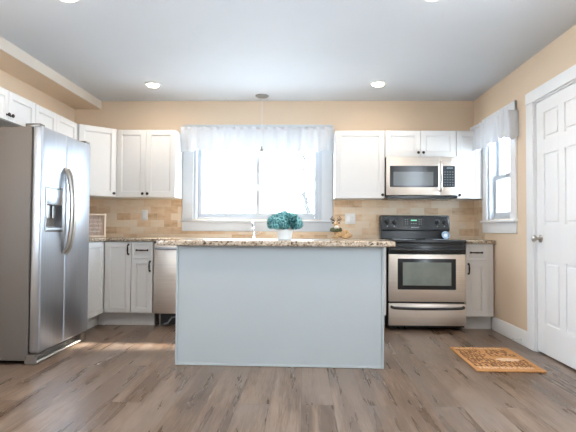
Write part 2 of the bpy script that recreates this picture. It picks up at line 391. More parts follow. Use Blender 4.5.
# ------------------------------------------------------------------ cabinets
def shaker(x0, x1, z0, z1, y, rail=.056, t=.019):
    m = MB()
    m.box(x0, x0+rail, y, y+t, z0, z1, .0018).box(x1-rail, x1, y, y+t, z0, z1, .0018)
    m.box(x0+rail-.001, x1-rail+.001, y, y+t, z0, z0+rail, .0018).box(x0+rail-.001, x1-rail+.001, y, y+t, z1-rail, z1, .0018)
    a, b, c, d = x0+rail, x1-rail, z0+rail, z1-rail
    i = .008
    m.box(a-.002, a+i, y+.006, y+t, c, d, .003).box(b-i, b+.002, y+.006, y+t, c, d, .003).box(a, b, y+.006, y+t, c, c+i, .003).box(a, b, y+.006, y+t, d-i, d, .003)
    m.box(a-.002, b+.002, y+.010, y+t-.001, c-.002, d+.002)
    return m
def knob(p, x, z, y):
    k = MB().lathe([(0, 0), (.009, 0), (.007, .006), (.006, .012), (.014, .018), (.0155, .024), (.012, .029), (0, .030)], (x, y, z), 14, 'Y-').build('knob', M_orb, p); return k
def pull(p, x, z, y, vert=True, ln=.096):
    h = ln/2; e = (0, 0, 1) if vert else (1, 0, 0)
    P = lambda s, d: (x+e[0]*s, y-d, z+e[2]*s)
    pts = [P(-h, 0), P(-h, .016), P(-h*.9, .025), P(-h*.5, .029), P(0, .031), P(h*.5, .029), P(h*.9, .025), P(h, .016), P(h, 0)]
    m = MB().tube(pts, [.008, .007, .0066, .007, .0085, .007, .0066, .007, .008], 8)
    for s in (-h, h): m.ball(P(s, .004), .012, 1)
    return m.build('handle', M_orb, p)
def carcass(p, x0, x1, y0, y1, z0, z1, name='carcass', mat=None):
    return MB().box(x0, x1, y0, y1, z0, z1, .0015).build(name, mat or M_cab, p)
G = .0015
def wall_cab(name, label, loc, rz, W, D, z0, z1, doors, group='white wall cabinets'):
    """front of doors at local y=0, wall at y=D; doors = list of (x0, x1, knob side or None)"""
    t = thing(name, label, 'cabinet', (*loc, 0), rz, group); t.location.z = z0; h = z1-z0
    carcass(t, 0, W, .021, D-.002, 0, h)
    for a, b, ks in doors:
        d = shaker(a+G, b-G, G, h-G, 0).build('door', M_cab, t)
        if ks: knob(d, (b-.026 if ks == 'R' else a+.026), .036 if h > .5 else .045, 0)
    return t
ZU0, ZU1 = 1.325, 2.05
UF = 5.395
wall_cab('wall_cabinet', 'two-door white wall cabinet left of the sink window, with a bare side towards the curtain', (-1.998, UF), 0, .638, YB-UF, ZU0, ZU1, [(0, .318, 'R'), (.318, .638, 'L')])
wall_cab('wall_cabinet', 'wide single-door white wall cabinet between the sink window and the microwave', (.345, UF), 0, .525, YB-UF, ZU0-.002, ZU1-.006, [(0, .525, 'R')])
wall_cab('wall_cabinet', 'short two-door white wall cabinet directly above the microwave', (.874, UF), 0, .744, YB-UF, 1.762, ZU1-.006, [(0, .372, 'R'), (.372, .744, 'L')])
wall_cab('wall_cabinet', 'narrow white wall cabinet right of the microwave, in the right corner', (1.622, UF), 0, .292, YB-UF-.009, ZU0-.002, ZU1-.006, [(0, .262, 'L')])
# diagonal corner cabinet
t = thing('corner_wall_cabinet', 'diagonal white corner wall cabinet above the framed sign and beside the refrigerator', 'cabinet', (-2.608, 5.728, ZU0), 0, 'white wall cabinets')
h = ZU1-ZU0+.004
MB().prism([(0, 0), (0, -.604), (.298, -.604), (.606, -.320), (.606, 0)], 0, h, .0015, 1).build('carcass', M_cab, t)
a = Vector((.305, -.610)); b = Vector((.612, -.327)); dv = b-a; W = dv.length
ang = math.atan2(dv.y, dv.x)
nrm = Vector((math.sin(ang), -math.cos(ang)))
d = shaker(.012, W-.012, G, h-G, 0).build('door', M_cab, t, (a.x+nrm.x*.0165, a.y+nrm.y*.0165, 0), ang)
knob(d, W-.04, .036, 0)
# run over the refrigerator
wall_cab('wall_cabinet', 'two-door white cabinet above the refrigerator with two dark knobs, nearest the camera', (-2.30, 3.50), PI/2, .797, .308, 1.82, ZU1+.01, [(0, .397, 'R'), (.397, .797, 'L')])
wall_cab('wall_cabinet', 'two-door white cabinet over the far end of the refrigerator, before the corner cabinet', (-2.30, 4.30), PI/2, .80, .308, 1.82, ZU1+.006, [(0, .375, None), (.375, .80, None)])

BZ0, BZ1 = .135, .857
def base_cab(label, loc, rz, W, D, fronts, group='white base cabinets', toe=(0, 0)):
    """fronts: ('door', x0, x1, z0, z1, handle side) or ('drawer', x0, x1, z0, z1)"""
    t = thing('base_cabinet', label, 'cabinet', (*loc, 0), rz, group)
    carcass(t, 0, W, .021, D-.002, BZ0, BZ1)
    MB().box(toe[0], W+toe[1], .090, D-.05, .001, BZ0).build('toe_kick', M_cab, t)
    for f in fronts:
        if f[0] == 'door':
            d = shaker(f[1]+G, f[2]-G, f[3], f[4], 0, .052).build('door', M_cab, t)
            if f[5]: pull(d, (f[2]-.027 if f[5] == 'R' else f[1]+.027), f[4]-.075, 0)
        else:
            d = shaker(f[1]+G, f[2]-G, f[3], f[4], 0, .022).build('drawer', M_cab, t)
            pull(d, (f[1]+f[2])/2, (f[3]+f[4])/2, 0, False, .11)
    return t
BF = 5.105
base_cab('white single-door corner base cabinet below the framed sign, with a dark vertical pull', (-1.998, BF), 0, .272, YB-BF, [('door', .003, .272, BZ0+.004, BZ1-.006, 'R')], toe=(-.088, 0))
base_cab('narrow white base cabinet with drawer and door, left of the dishwasher', (-1.724, BF), 0, .218, YB-BF, [('drawer', 0, .218, .688, BZ1-.006), ('door', 0, .218, BZ0+.004, .683, 'R')])
base_cab('white base cabinet under the sink, behind the island', (-.870, BF), 0, .90, YB-BF, [('door', 0, .45, BZ0+.004, BZ1-.006, 'R'), ('door', .45, .90, BZ0+.004, BZ1-.006, 'L')])
base_cab('white base cabinet touching the left side of the range, behind the island', (.034, BF), 0, .806, YB-BF, [('drawer', 0, .403, .688, BZ1-.006), ('drawer', .403, .806, .688, BZ1-.006), ('door', 0, .403, BZ0+.004, .683, 'R'), ('door', .403, .806, BZ0+.004, .683, 'L')])
base_cab('narrow white base cabinet right of the range, with drawer and door', (1.620, BF), 0, .283, YB-BF, [('drawer', .003, .215, .688, BZ1-.006), ('door', .003, .215, BZ0+.004, .683, 'L')])
base_cab('white base cabinet along the left wall, past the refrigerator', (-1.998, 4.50), PI/2, .60, .61, [('drawer', 0, .17, .688, BZ1-.006), ('door', 0, .17, BZ0+.004, .683, None), ('door', .172, .602, BZ0+.004, BZ1-.006, None)], toe=(0, .09))

# worktops
m = MB().prism([(XL+.003, 4.485), (-1.975, 4.485), (-1.975, 5.082), (.846, 5.082), (.846, YB-.002), (XL+.003, YB-.002)], BZ1+.001, ZT-.001, .006, 2)
tag(m.build('worktop', M_gran), 'speckled tan granite worktop running along the left corner and under the sink window', 'worktop', 'granite worktops')
m = MB().box(1.617, XR-.002, 5.082, YB-.002, BZ1+.001, ZT-.001, .006, 2)
tag(m.build('worktop', M_gran), 'short piece of granite worktop right of the range', 'worktop', 'granite worktops')

# ------------------------------------------------------------------ island
IR = math.atan2(-.033, 1.5)
isl = thing('kitchen_island', 'large island with a plain pale grey-white back panel, standing mid floor', 'island', (-.915, 3.690, 0), IR)
IW, ID, IH = 1.50, .60, .864
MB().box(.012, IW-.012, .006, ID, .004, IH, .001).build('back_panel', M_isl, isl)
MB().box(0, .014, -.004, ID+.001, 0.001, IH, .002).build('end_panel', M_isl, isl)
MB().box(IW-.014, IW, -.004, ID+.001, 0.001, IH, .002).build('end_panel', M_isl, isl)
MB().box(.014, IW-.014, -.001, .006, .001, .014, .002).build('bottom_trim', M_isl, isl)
for i in range(3):
    d = shaker(.02+i*.487, .02+(i+1)*.487-.003, .10, .845, 0, .055).build('door', M_cab, isl, (IW, ID+.022, 0), PI); pull(d, .06+i*.487, .77, 0)
m = MB().box(-.135, IW+.072, -.062, ID+.045, IH+.001, .905, .009, 3)
tag(m.build('worktop', M_gran, None, (-.915, 3.690, 0), IR), 'speckled granite worktop on the island, nearest of the worktops', 'worktop', 'granite worktops')

# ------------------------------------------------------------------ refrigerator
fr = thing('refrigerator', 'tall stainless side-by-side refrigerator with water dispenser', 'refrigerator', (-2.58, 3.63, 0), PI/2)
# local: x = along wall (+Y world), front is -y. body front at y = -(x_front)
FX = lambda X: -(X+2.58)          # world X -> local y
yb, yf = FX(-1.972), FX(-1.885)
FW, FH = .842, 1.742
MB().box(0, FW, yb, 0, .03, FH-.02, .006, 2).build('cabinet_body', M_side, fr)
MB().box(.015, FW-.015, yb-.010, yb-.001, .08, FH-.02).build('door_gasket', M_blackp, fr)
seam = .378
def fdoor(x0, x1, nm, cut=None):
    z0, z1 = .085, FH-.012
    m = MB(); y0, y1 = yf, yb-.010; r = .022
    if cut is None: m.box(x0, x1, y0, y1, z0, z1, .016, 4)
    else:
        a, b, c, d = cut; 
        # front skin built round the dispenser niche
        bm = bmesh.new(); bmesh.ops.create_cube(bm, size=1)
        for v in bm.verts: v.co = Vector(((x0+x1)/2+v.co.x*(x1-x0), (y0+y1)/2+v.co.y*(y1-y0), (z0+z1)/2+v.co.z*(z1-z0)))
        bmesh.ops.bevel(bm, geom=list(bm.edges), offset=.016, segments=4, affect='EDGES', profile=.5)
        bm.faces.ensure_lookup_table()
        ff = min(bm.faces, key=lambda f: f.calc_center_median().y - f.calc_area())
        outer = list(ff.verts); bm.faces.remove(ff)
        outer.sort(key=lambda v: math.atan2(v.co.z-(z0+z1)/2, v.co.x-(x0+x1)/2))
        ci = [bm.verts.new((p, y0, q)) for p, q in ((a, c), (b, c), (b, d), (a, d))]
        cd = [bm.verts.new((p, y0+.055, q)) for p, q in ((a, c), (b, c), (b, d), (a, d))]
        for i in range(4):
            bm.faces.new((outer[i], outer[(i+1) % 4], ci[(i+1) % 4], ci[i])); bm.faces.new((ci[i], ci[(i+1) % 4], cd[(i+1) % 4], cd[i]))
        bm.faces.new(cd); bmesh.ops.recalc_face_normals(bm, faces=bm.faces); m.merge(bm)
    return m.build(nm, M_steelv, fr)
cut = (.062, .308, .968, 1.285)
d1 = fdoor(.002, seam-.002, 'freezer_door', cut)
d2 = fdoor(seam+.003, FW-.002, 'refrigerator_door')
a, b, c, d = cut
m = MB().box(a-.012, b+.010, yf-.006, yf-.0005, c-.014, c, .002).box(a-.012, b+.010, yf-.006, yf-.0005, d, d+.014, .002).box(a-.012, a, yf-.006, yf-.0005, c, d, .002).box(b, b+.010, yf-.006, yf-.0005, c, d, .002)
m.build('dispenser_bezel', M_gun, d1)
MB().box(a+.002, b-.002, yf-.004, yf+.045, d-.125, d-.002, .004, 2).build('dispenser_control', M_steelv, d1)
MB().box(a+.002, b-.002, yf+.048, yf+.053, c+.03, d-.126).build('dispenser_back', M_side, d1)
MB().box(a+.002, b-.002, yf-.010, yf+.05, c+.001, c+.022, .004).build('drip_tray', M_steelv, d1)
for q in (.33, .68):
    MB().box(a+(b-a)*q-.02, a+(b-a)*q+.02, yf+.02, yf+.032, c+.09, d-.126, .004).build('dispenser_paddle', M_gun, d1)
def fhandle(p, x):
    n = 14; pts = []
    for i in range(n+1):
        u = i/n; z = .785+u*(1.46-.785); s = math.sin(PI*u)
        pts.append((x, yf-.004-.056*s**.55 if 0 < u < 1 else yf+.002, z))
    m = MB().tube(pts, [.017]+[.0135]*(n-1)+[.017], 10); return m.build('handle', M_nickel, p)
fhandle(d1, seam-.030); fhandle(d2, seam+.030)
MB().box(.008, .075, yb-.065, yb+.05, FH-.020, FH+.006, .006, 2).build('hinge_cover', M_gun, fr)
MB().box(FW-.10, FW-.005, yb-.08, yb+.06, FH-.020, FH+.008, .008, 2).build('hinge_cover', M_gun, fr)
m = MB().box(.02, FW-.02, yb-.012, yb+.01, .012, .078, .003)
for i in range(3): m.box(.06, FW-.06, yb-.022, yb-.012, .022+i*.018, .031+i*.018, .002)
m.build('base_grille', M_side, fr)
MB().box(.0, .03, yb-.060, yb+.02, .002, .072, .004).build('foot_cover', M_side, fr)
MB().box(FW-.07, FW-.0, yb-.060, yb+.02, .012, .065, .004).build('foot_cover', M_nickel, fr)
m = MB().box(.03, FW-.07, yb-.055, yb-.022, .004, .018, .003); m.build('kick_bar', M_steel, fr)
for x in (.05, FW-.05): MB().lathe([(0, .0005), (.02, .0005), (.02, .03), (0, .03)], (x, -.08, 0), 12).build('foot', M_blackp, fr)

# ------------------------------------------------------------------ dishwasher
dw = thing('dishwasher', 'stainless built-in dishwasher half hidden by the island', 'dishwasher', (-1.497, 5.10, 0))
DW = .606
MB().box(.004, DW-.004, .03, .60, .13, .852).build('tub', M_blackp, dw)
d = MB().box(0.003, DW-.003, 0, .028, .135, .838, .004, 2).build('door', M_steel, dw)
MB().box(0.003, DW-.003, .004, .028, .839, .855, .002).build('control_strip', M_blackp, dw)
pts = [(.03, .0, .79), (.03, -.03, .79)]+[(.03+(DW-.06)*i/12, -.035-.012*math.sin(PI*i/12), .79) for i in range(1, 12)]+[(DW-.03, -.03, .79), (DW-.03, 0, .79)]
MB().tube(pts, .012, 10).build('handle', M_steelv, d)
MB().box(.03, DW-.03, .085, .10, .012, .128).build('toe_panel', M_blackp, dw)
for x in (.06, DW-.06): MB().lathe([(0, .001), (.018, .001), (.018, .012), (.006, .014), (.006, .13), (0, .13)], (x, .055, 0), 10).build('foot', M_chrome, dw)
MB().tube([(.10, .06, .02), (.14, .05, .035), (.18, .055, .09), (.26, .06, .10), (.30, .05, .03)], .008, 6).build('hose', M_mark, dw)

# ------------------------------------------------------------------ range
rg = thing('range', 'black and stainless electric range between the base cabinets', 'range', (.852, 5.045, 0))
RW = .757
MB().box(.004, RW-.004, .045, .655, .03, .858, .003).build('body', M_black, rg)
od = MB().box(.004, RW-.004, 0, .042, .285, .752, .006, 2).build('oven_door', M_steel, rg)
m = MB().box(.088, RW-.100, -.003, .003, .405, .708, .004, 2).build('window_surround', M_black, od)
MB().box(.138, RW-.146, -.0055, -.001, .445, .672, .001).build('oven_window', M_oven, od)
m = MB().box(.006, RW-.006, .004, .042, .755, .842, .004, 2); m.build('vent_panel', M_black, rg)
pts = [(.03, .004, .795), (.03, -.03, .797)]+[(.03+(RW-.06)*i/12, -.038-.010*math.sin(PI*i/12), .797) for i in range(1, 12)]+[(RW-.03, -.03, .797), (RW-.03, .004, .795)]
MB().tube(pts, .0125, 10).build('handle', M_black, od)
dr = MB().box(.004, RW-.004, 0, .042, .052, .268, .006, 2).build('drawer', M_steel, rg)
pts = [(.028, .002, .236), (.030, -.018, .234), (.05, -.030, .229)]+[(.05+(RW-.10)*i/12, -.033-.006*math.sin(PI*i/12), .228-.006*math.sin(PI*i/12)) for i in range(1, 12)]+[(RW-.05, -.030, .229), (RW-.030, -.018, .234), (RW-.028, .002, .236)]
MB().tube(pts, .0135, 10).build('handle', M_blackp, dr)
ct = MB().box(-.001, RW+.001, -.014, .655, .860, .893, .008, 3).build('cooktop', M_black, rg)
for x, y, r in ((.19, .16, .105), (.19, .42, .08), (.565, .16, .085), (.565, .42, .105)):
    m = MB()
    for q in (r, r*.6): m.tube([(x+q*math.cos(2*PI*k/32), y+q*math.sin(2*PI*k/32), .8934) for k in range(32)], .0016, 6, closed=True)
    m.build('burner_ring', M_mark, ct)
MB().box(.006, RW-.006, .565, .655, .894, .985, .003).build('rear_riser', M_black, rg)
tilt = Matrix.Translation((0, .545, .982)) @ Matrix.Rotation(math.radians(-8), 4, 'X')
bgd = MB().box(.0, RW, 0, .10, 0, .172, .010, 3, mat=tilt).build('backguard', M_black, rg)
MB().box(.02, RW-.02, -.002, .0015, .018, .155, .001, mat=tilt).build('control_glass', M_panel, bgd)
dp = MB().box(.255, .475, -.004, -.0015, .062, .140, .001, mat=tilt).build('display_panel', M_blackp, bgd)
MB().box(.335, .40, -.0055, -.0035, .108, .122, mat=tilt).build('clock_display', M_green, bgd)
for sx in (0, 1):
    m = MB()
    for i in range(2):
        for j in range(3): m.box(.270+sx*.150+i*.022, .282+sx*.150+i*.022, -.0055, -.0035, .070+j*.024, .077+j*.024, mat=tilt)
    m.build('button_pad', M_mark, dp)
m = MB()
for j in range(3): m.box(.335+j*.024, .350+j*.024, -.0055, -.0035, .075, .083, mat=tilt)
m.build('button_pad', M_mark, dp)
MB().box(.335, .425, -.004, -.0015, .032, .042, .001, mat=tilt).build('badge', M_mark, bgd)
for x in (.078, .154, .622, .698):
    kn = MB().lathe([(0, 0), (.024, 0), (.022, .018), (.019, .022), (0, .022)], (0, 0, 0), 18, 'Y-', mat=tilt @ Matrix.Translation((x, -.002, .097)))
    kn.box(-.004, .004, -.032, -.018, -.020, .020, .002, mat=tilt @ Matrix.Translation((x, -.002, .097)) @ Matrix.Rotation(.3*(1 if x < .4 else -1), 4, 'Y'))
    ko = kn.build('knob', M_blackp, bgd)
    m = MB()
    for a in range(9):
        th = PI*(-.25+1.5*a/8)
        m.box(x+.031*math.cos(th)-.002, x+.031*math.cos(th)+.002, -.004, -.0015, .097+.031*math.sin(th)-.002, .097+.031*math.sin(th)+.002, mat=tilt)
    m.build('dial_scale', M_mark, ko)
    MB().box(x-.006, x+.006, -.004, -.0015, .044, .054, mat=tilt).build('burner_mark', M_mark, bgd)
for x in (.05, RW-.05):
    for y in (.08, .60): MB().lathe([(0, .0005), (.018, .0005), (.018, .03), (0, .03)], (x, y, 0), 10).build('foot', M_blackp, rg)

# ------------------------------------------------------------------ microwave
mw = thing('microwave', 'stainless over-the-range microwave with a vertical handle', 'microwave', (.876, 5.328, 1.322))
MW, MH = .738, .434
MB().box(.004, MW-.004, .03, .395, .03, MH).build('body', M_blackp, mw)
m = MB().box(.004, MW-.004, -.005, .395, 0, .026, .004)
m.build('vent_base', M_black, mw)
vg = MB()
for i in range(14): vg.box(.05+i*.046, .085+i*.046, .06, .30, -.004, -.0005)
vg.build('grease_filter', M_gun, mw)
d = MB().box(0, .558, 0, .03, .030, MH, .006, 2).build('door', M_steel, mw)
MB().box(.036, .538, -.002, .004, .115, .338, .001).build('window_surround', M_panel, d)
MB().box(.072, .486, -.0035, -.001, .130, .275, .001).build('window', M_mwin, d)
pts = [(.560, .002, .375), (.560, -.03, .372)]+[(.560, -.034-.012*math.sin(PI*i/10), .365-.28*i/10) for i in range(11)]+[(.560, -.03, .078), (.560, .002, .075)]
MB().tube(pts, .0115, 10).build('handle', M_nickel, d)
cp = MB().box(.560, MW, 0, .03, .030, MH, .006, 2).build('control_panel', M_steel, mw)
MB().box(.582, .712, -.002, .004, .115, .338, .001).build('keypad', M_panel, cp)
MB().box(.625, .690, -.0035, -.0015, .308, .322).build('clock_display', M_dim, cp)
m = MB()
for i in range(4):
    for j in range(6): m.box(.600+i*.027, .612+i*.027, -.0032, -.0015, .134+j*.027, .144+j*.027)
m.build('button_pad', M_dim, cp)

# ------------------------------------------------------------------ valances
def valance(label, loc, rz, W, drop, off, seed, ends, group):
    t = thing('window_valance', label, 'curtain', loc, rz, group)
    rr = random.Random(seed); ph = [rr.random()*6.28 for _ in range(6)]
    def fn(u, v):
        x = u*W; s = min(1, v*6)
        f = .012*math.sin(x*46+ph[0]+1.1*math.sin(x*7+ph[1]))+.008*math.sin(x*23+ph[2])+.004*math.sin(x*91+ph[3])
        ends_d = ends*(math.exp(-((u)/.035)**2)+math.exp(-((1-u)/.035)**2))
        z = -(drop+.010*math.sin(x*31+ph[4])+.006*math.sin(x*58+ph[5])+ends_d)*v
        return (x, -off-f*(.5+.7*v), z)
    m = MB().grid(int(W*150), 14, fn, .0015)
    for u in (0, 1): m.grid(8, 14, lambda p, v: (fn(u, v)[0]+.006*math.sin(p*7)*v*(1 if u else -1), fn(u, v)[1]*(1-p)+.034*p, fn(u, v)[2]*(1+.06*math.sin(p*5))), .0015)
    m.build('fabric', M_sheer, t, ang=80)
    m = MB().grid(int(W*150), 4, lambda u, v: (u*W, -off-.004-.010*math.sin(u*W*70+ph[2])*(.4+v), .0+.030*v+.004*math.sin(u*W*55)*v), .0015)
    m.build('header_ruffle', M_sheer, t, ang=80)
    m = MB().tube([(.012, .018, -.008), (.012, -off+.030, -.008)], .008, 8).tube([(W-.012, .018, -.008), (W-.012, -off+.030, -.008)], .008, 8).tube([(.006, -off+.032, -.008), (W-.006, -off+.032, -.008)], .008, 8)
    m.build('curtain_rod', M_plate, t)
    return t
valance('wide sheer white valance across the top of the sink window', (-1.365, YB-.045, 2.098), 0, 1.712, .232, .048, 3, .03, 'sheer white valances')
valance('short sheer white ruffled valance over the side window by the door', (XR-.045, 5.50, 2.060), -PI/2, .96, .235, .060, 9, .02, 'sheer white valances')

# ------------------------------------------------------------------ ceiling lights and pendant
def copy_tree(o, parent=None):
    c = o.copy(); COL.objects.link(c); c.parent = parent
    for ch in list(o.children): copy_tree(ch, c)
    return c
cl = thing('ceiling_light', 'round flush ceiling light over the left back corner', 'light', (-1.512, 5.05, ZC), 0, 'round flush ceiling lights')
MB().lathe([(.058, 0), (.080, 0), (.080, -.006), (.072, -.012), (.058, -.012)], (0, 0, -.0005), 28).build('trim_ring', M_plate, cl)
MB().lathe([(0, 0), (.057, 0), (.057, -.016), (.050, -.023), (0, -.026)], (0, 0, -.0005), 20).build('diffuser', M_diff, cl)
ld = bpy.data.lights.new('ceiling_light_lamp', 'AREA'); ld.shape = 'DISK'; ld.size = .11; ld.energy = LAMP; ld.color = (1, .86, .70); ld.spread = math.radians(170)
lo = bpy.data.objects.new('ceiling_light_lamp', ld); COL.objects.link(lo); lo.parent = cl; lo.location = (0, 0, -.029)
for (x, y, lab) in ((.745, 5.03, 'round flush ceiling light above the range side, near the back wall'), (-1.48, 3.11, 'round flush ceiling light cut by the top edge, on the refrigerator side'), (.80, 3.12, 'round flush ceiling light cut by the top edge, on the door side')):
    c = copy_tree(cl); c.location = (x, y, ZC); c['label'] = lab
    if y < 4:
        for ch in c.children:
            if ch.type == 'LIGHT': ch.data = ch.data.copy(); ch.data.energy = LAMP_FRONT
pn = thing('pendant_light', 'tiny pendant light hanging on a thin cord before the sink window', 'light', (-.445, 5.50, ZC))
MB().lathe([(0, -.0005), (.074, -.0005), (.076, -.006), (.066, -.016), (.045, -.024), (.012, -.030), (0, -.030)], (0, 0, 0), 28).build('canopy', M_gun, pn)
MB().tube([(0, 0, -.028), (0, 0, -.56)], .0024, 6).build('cord', M_plate, pn)
MB().lathe([(0, -.555), (.006, -.555), (.008, -.575), (.014, -.590), (.026, -.612), (.024, -.613), (.010, -.590), (0, -.588)], (0, 0, 0), 16).build('lamp_shade', M_bulb, pn)

# ------------------------------------------------------------------ wall plates
t = thing('wall_outlet', 'single white wall plate on the tiles left of the sink window', 'outlet', (-1.785, YB-.009, 1.14), 0, 'white wall plates')
MB().box(-.036, .036, -.006, 0, -.058, .058, .003, 2).build('plate', M_plate, t)
MB().box(-.017, .017, -.009, -.005, -.034, .034, .002).build('rocker_switch', M_trim, t)
t = thing('wall_outlet', 'double white wall plate on the tiles between the deer figurine and the range', 'outlet', (.537, YB-.009, 1.112), 0, 'white wall plates')
MB().box(-.058, .058, -.006, 0, -.058, .058, .003, 2).build('plate', M_plate, t)
for x in (-.024, .024):
    s = MB().box(x-.017, x+.017, -.009, -.005, -.034, .034, .002).build('socket' if x > 0 else 'rocker_switch', M_trim, t)
    if x > 0:
        m = MB()
        for z in (-.016, .016): MB().box(x-.007, x-.004, -.0096, -.0088, z-.005, z+.005).box(x+.004, x+.007, -.0096, -.0088, z-.005, z+.005).build('slot', M_gun, s)

# ------------------------------------------------------------------ faucet
fa = thing('kitchen_faucet', 'chrome gooseneck faucet at the sink window behind the blue flowers', 'faucet', (-.530, 5.60, ZT))
MB().lathe([(0, 0), (.028, 0), (.028, .008), (.018, .016), (.016, .07), (0, .07)], (0, 0, 0), 18).build('base', M_chrome, fa)
sp = [(0, 0, .06)]+[(0, 0, .06+.07*i/3) for i in range(1, 4)]+[(0-.012*math.sin(PI*i/10), -.055+.055*math.cos(PI*i/10), .13+.055*math.sin(PI*i/10)) for i in range(1, 11)]+[(-.012*0, -.11, .10)]
MB().tube(sp, .011, 12).build('spout', M_chrome, fa)
MB().lathe([(0, 0), (.015, 0), (.017, .03), (.013, .035), (0, .035)], (0, -.11, .07), 14).build('spray_head', M_chrome, fa)
MB().tube([(.016, 0, .045), (.05, -.005, .055), (.075, -.01, .075)], [.008, .006, .005], 8).build('lever', M_chrome, fa)

# ------------------------------------------------------------------ potted flowers
pf = thing('potted_hydrangea', 'teal blue artificial hydrangeas in a small white pot on the island', 'plant', (-.137, 3.985, .9055))
MB().lathe([(0, 0), (.047, 0), (.052, .004), (.066, .098), (.068, .104), (.062, .104), (.058, .09), (0, .09)], (0, 0, 0), 28).build('pot', M_pot, pf)
MB().lathe([(0, .091), (.056, .091), (.03, .098), (0, .10)], (0, 0, 0), 16).build('soil', M_soil, pf)
def head(r):
    rr = random.Random(4); m = MB(); b = bmesh.new(); n = 95; ga = PI*(3-5**.5)
    for i in range(n):
        z = 1-1.72*(i+.5)/n; q = (1-z*z)**.5; d = Vector((q*math.cos(i*ga), q*math.sin(i*ga), z))
        c = d*r*(.93+.12*rr.random()); t1 = d.orthogonal().normalized(); t2 = d.cross(t1)
        a0 = rr.random()*6; s = r*.20*(.8+.4*rr.random())
        for k in range(4):
            a = a0+k*PI/2; e = t1*math.cos(a)+t2*math.sin(a); g = -t1*math.sin(a)+t2*math.cos(a)
            v = [b.verts.new(c+p) for p in (d*.0, e*s*.55+g*s*.5+d*s*.12, e*s*1.05+d*s*(.25+.2*rr.random()), e*s*.55-g*s*.5+d*s*.12)]
            b.faces.new(v)
    bmesh.ops.solidify(b, geom=list(b.faces), thickness=.0012)
    m.merge(b); m.ball((0, 0, 0), r*.90, 2); return m
hd = [(0, 0, .168, 1.0), (-.046, -.02, .160, .92), (.048, -.015, .158, .92), (-.084, -.02, .137, .85), (.084, -.02, .135, .86), (-.03, -.062, .140, .92), (.042, -.066, .138, .88), (.004, -.086, .122, .8), (-.05, .06, .145, .9), (.05, .06, .145, .92), (-.100, .02, .118, .62), (.103, .012, .118, .62), (-.062, -.075, .112, .6), (.075, -.07, .112, .58)]
first = None
for i, (x, y, z, s) in enumerate(hd):
    if first is None: o = first = head(.062).build('flower_head', M_petal, pf)
    else: o = first.copy(); COL.objects.link(o); o.parent = pf
    o.location = (x, y, z); o.scale = (s, s, s*.92); o.rotation_euler = (y*5, x*5, i*1.3)
m = MB()
for x, y, z, s in hd: m.tube([(x*.2, y*.2, .095), (x*.6, y*.6, .11+(z-.11)*.3), (x, y, z-.02)], .003, 6)
m.build('stem', M_stem, pf)

# ------------------------------------------------------------------ deer figurine
de = thing('deer_figurine', 'tan lying deer figurine with twig antlers and wreath, right of the sink window', 'figurine', (.36, 5.43, ZT))
def skin(name, verts, edges, mat, parent, sub=2):
    me = bpy.data.meshes.new(name); me.from_pydata([v[:3] for v in verts], edges, []); o = bpy.data.objects.new(name, me); COL.objects.link(o); o.parent = parent
    s = o.modifiers.new('skin', 'SKIN'); s.use_smooth_shade = True
    for i, v in enumerate(verts): me.skin_vertices[0].data[i].radius = v[3:5]
    me.skin_vertices[0].data[0].use_root = True
    u = o.modifiers.new('sub', 'SUBSURF'); u.levels = u.render_levels = sub; me.materials.append(mat); return o
V = [(.065, .004, .052, .046, .048), (.115, .006, .046, .044, .042), (.155, .004, .032, .028, .028), (.020, 0, .058, .042, .046), (.0, -.006, .098, .030, .032), (-.002, -.010, .132, .022, .023), (-.002, -.016, .172, .024, .023), (-.002, -.040, .158, .014, .015), (-.002, -.054, .150, .010, .010),
     (-.004, -.040, .030, .015, .015), (-.024, -.056, .016, .013, .013), (.024, -.064, .011, .010, .010),
     (.095, -.045, .026, .018, .018), (.060, -.062, .014, .011, .011), (.115, -.066, .011, .009, .009), (.180, .004, .040, .010, .010),
     (-.006, .030, .030, .014, .014), (-.030, .030, .016, .012, .012), (-.028, -.016, .016, .012, .012)]
Ed = [(0, 1), (1, 2), (0, 3), (3, 4), (4, 5), (5, 6), (6, 7), (7, 8), (3, 9), (9, 10), (10, 11), (1, 12), (12, 13), (13, 14), (2, 15), (3, 16), (16, 17), (17, 18)]
skin('body', V, Ed, M_deer, de)
for s in (-1, 1):
    q = lambda x, y, z: (-.002+s*x, y, z)
    MB().tube([q(.012, -.010, .185), q(.026, -.006, .192), (q(.042, -.004, .206)), q(.045, -.006, .224), q(.034, -.006, .240)], [.007, .0065, .006, .005, .0035], 6).tube([q(.040, -.004, .203), q(.056, -.004, .206), q(.062, -.004, .218)], [.0055, .0045, .003], 6).tube([q(.026, -.006, .192), q(.020, -.008, .214), q(.024, -.008, .226)], [.0055, .0045, .003], 6).tube([q(.028, -.006, .194), q(.046, -.004, .186), q(.056, -.004, .190)], [.0055, .0045, .003], 6).build('antler', M_deerd, de)
    MB().ball(q(.032, -.012, .168), .012, 2, (1.3, .5, .7)).build('ear', M_deerd, de)
MB().ball((0, -.030, .122), .027, 2, (1.0, .6, .75)).build('chest_bib', M_deerw, de)
m = MB()
for k in range(22):
    a = 2*PI*k/22; m.ball((.002+.050*math.cos(a), -.010+.050*math.sin(a), .095+.006*math.sin(a)), .014+.004*(k % 3), 1)
m.build('wreath', M_wreath, de)

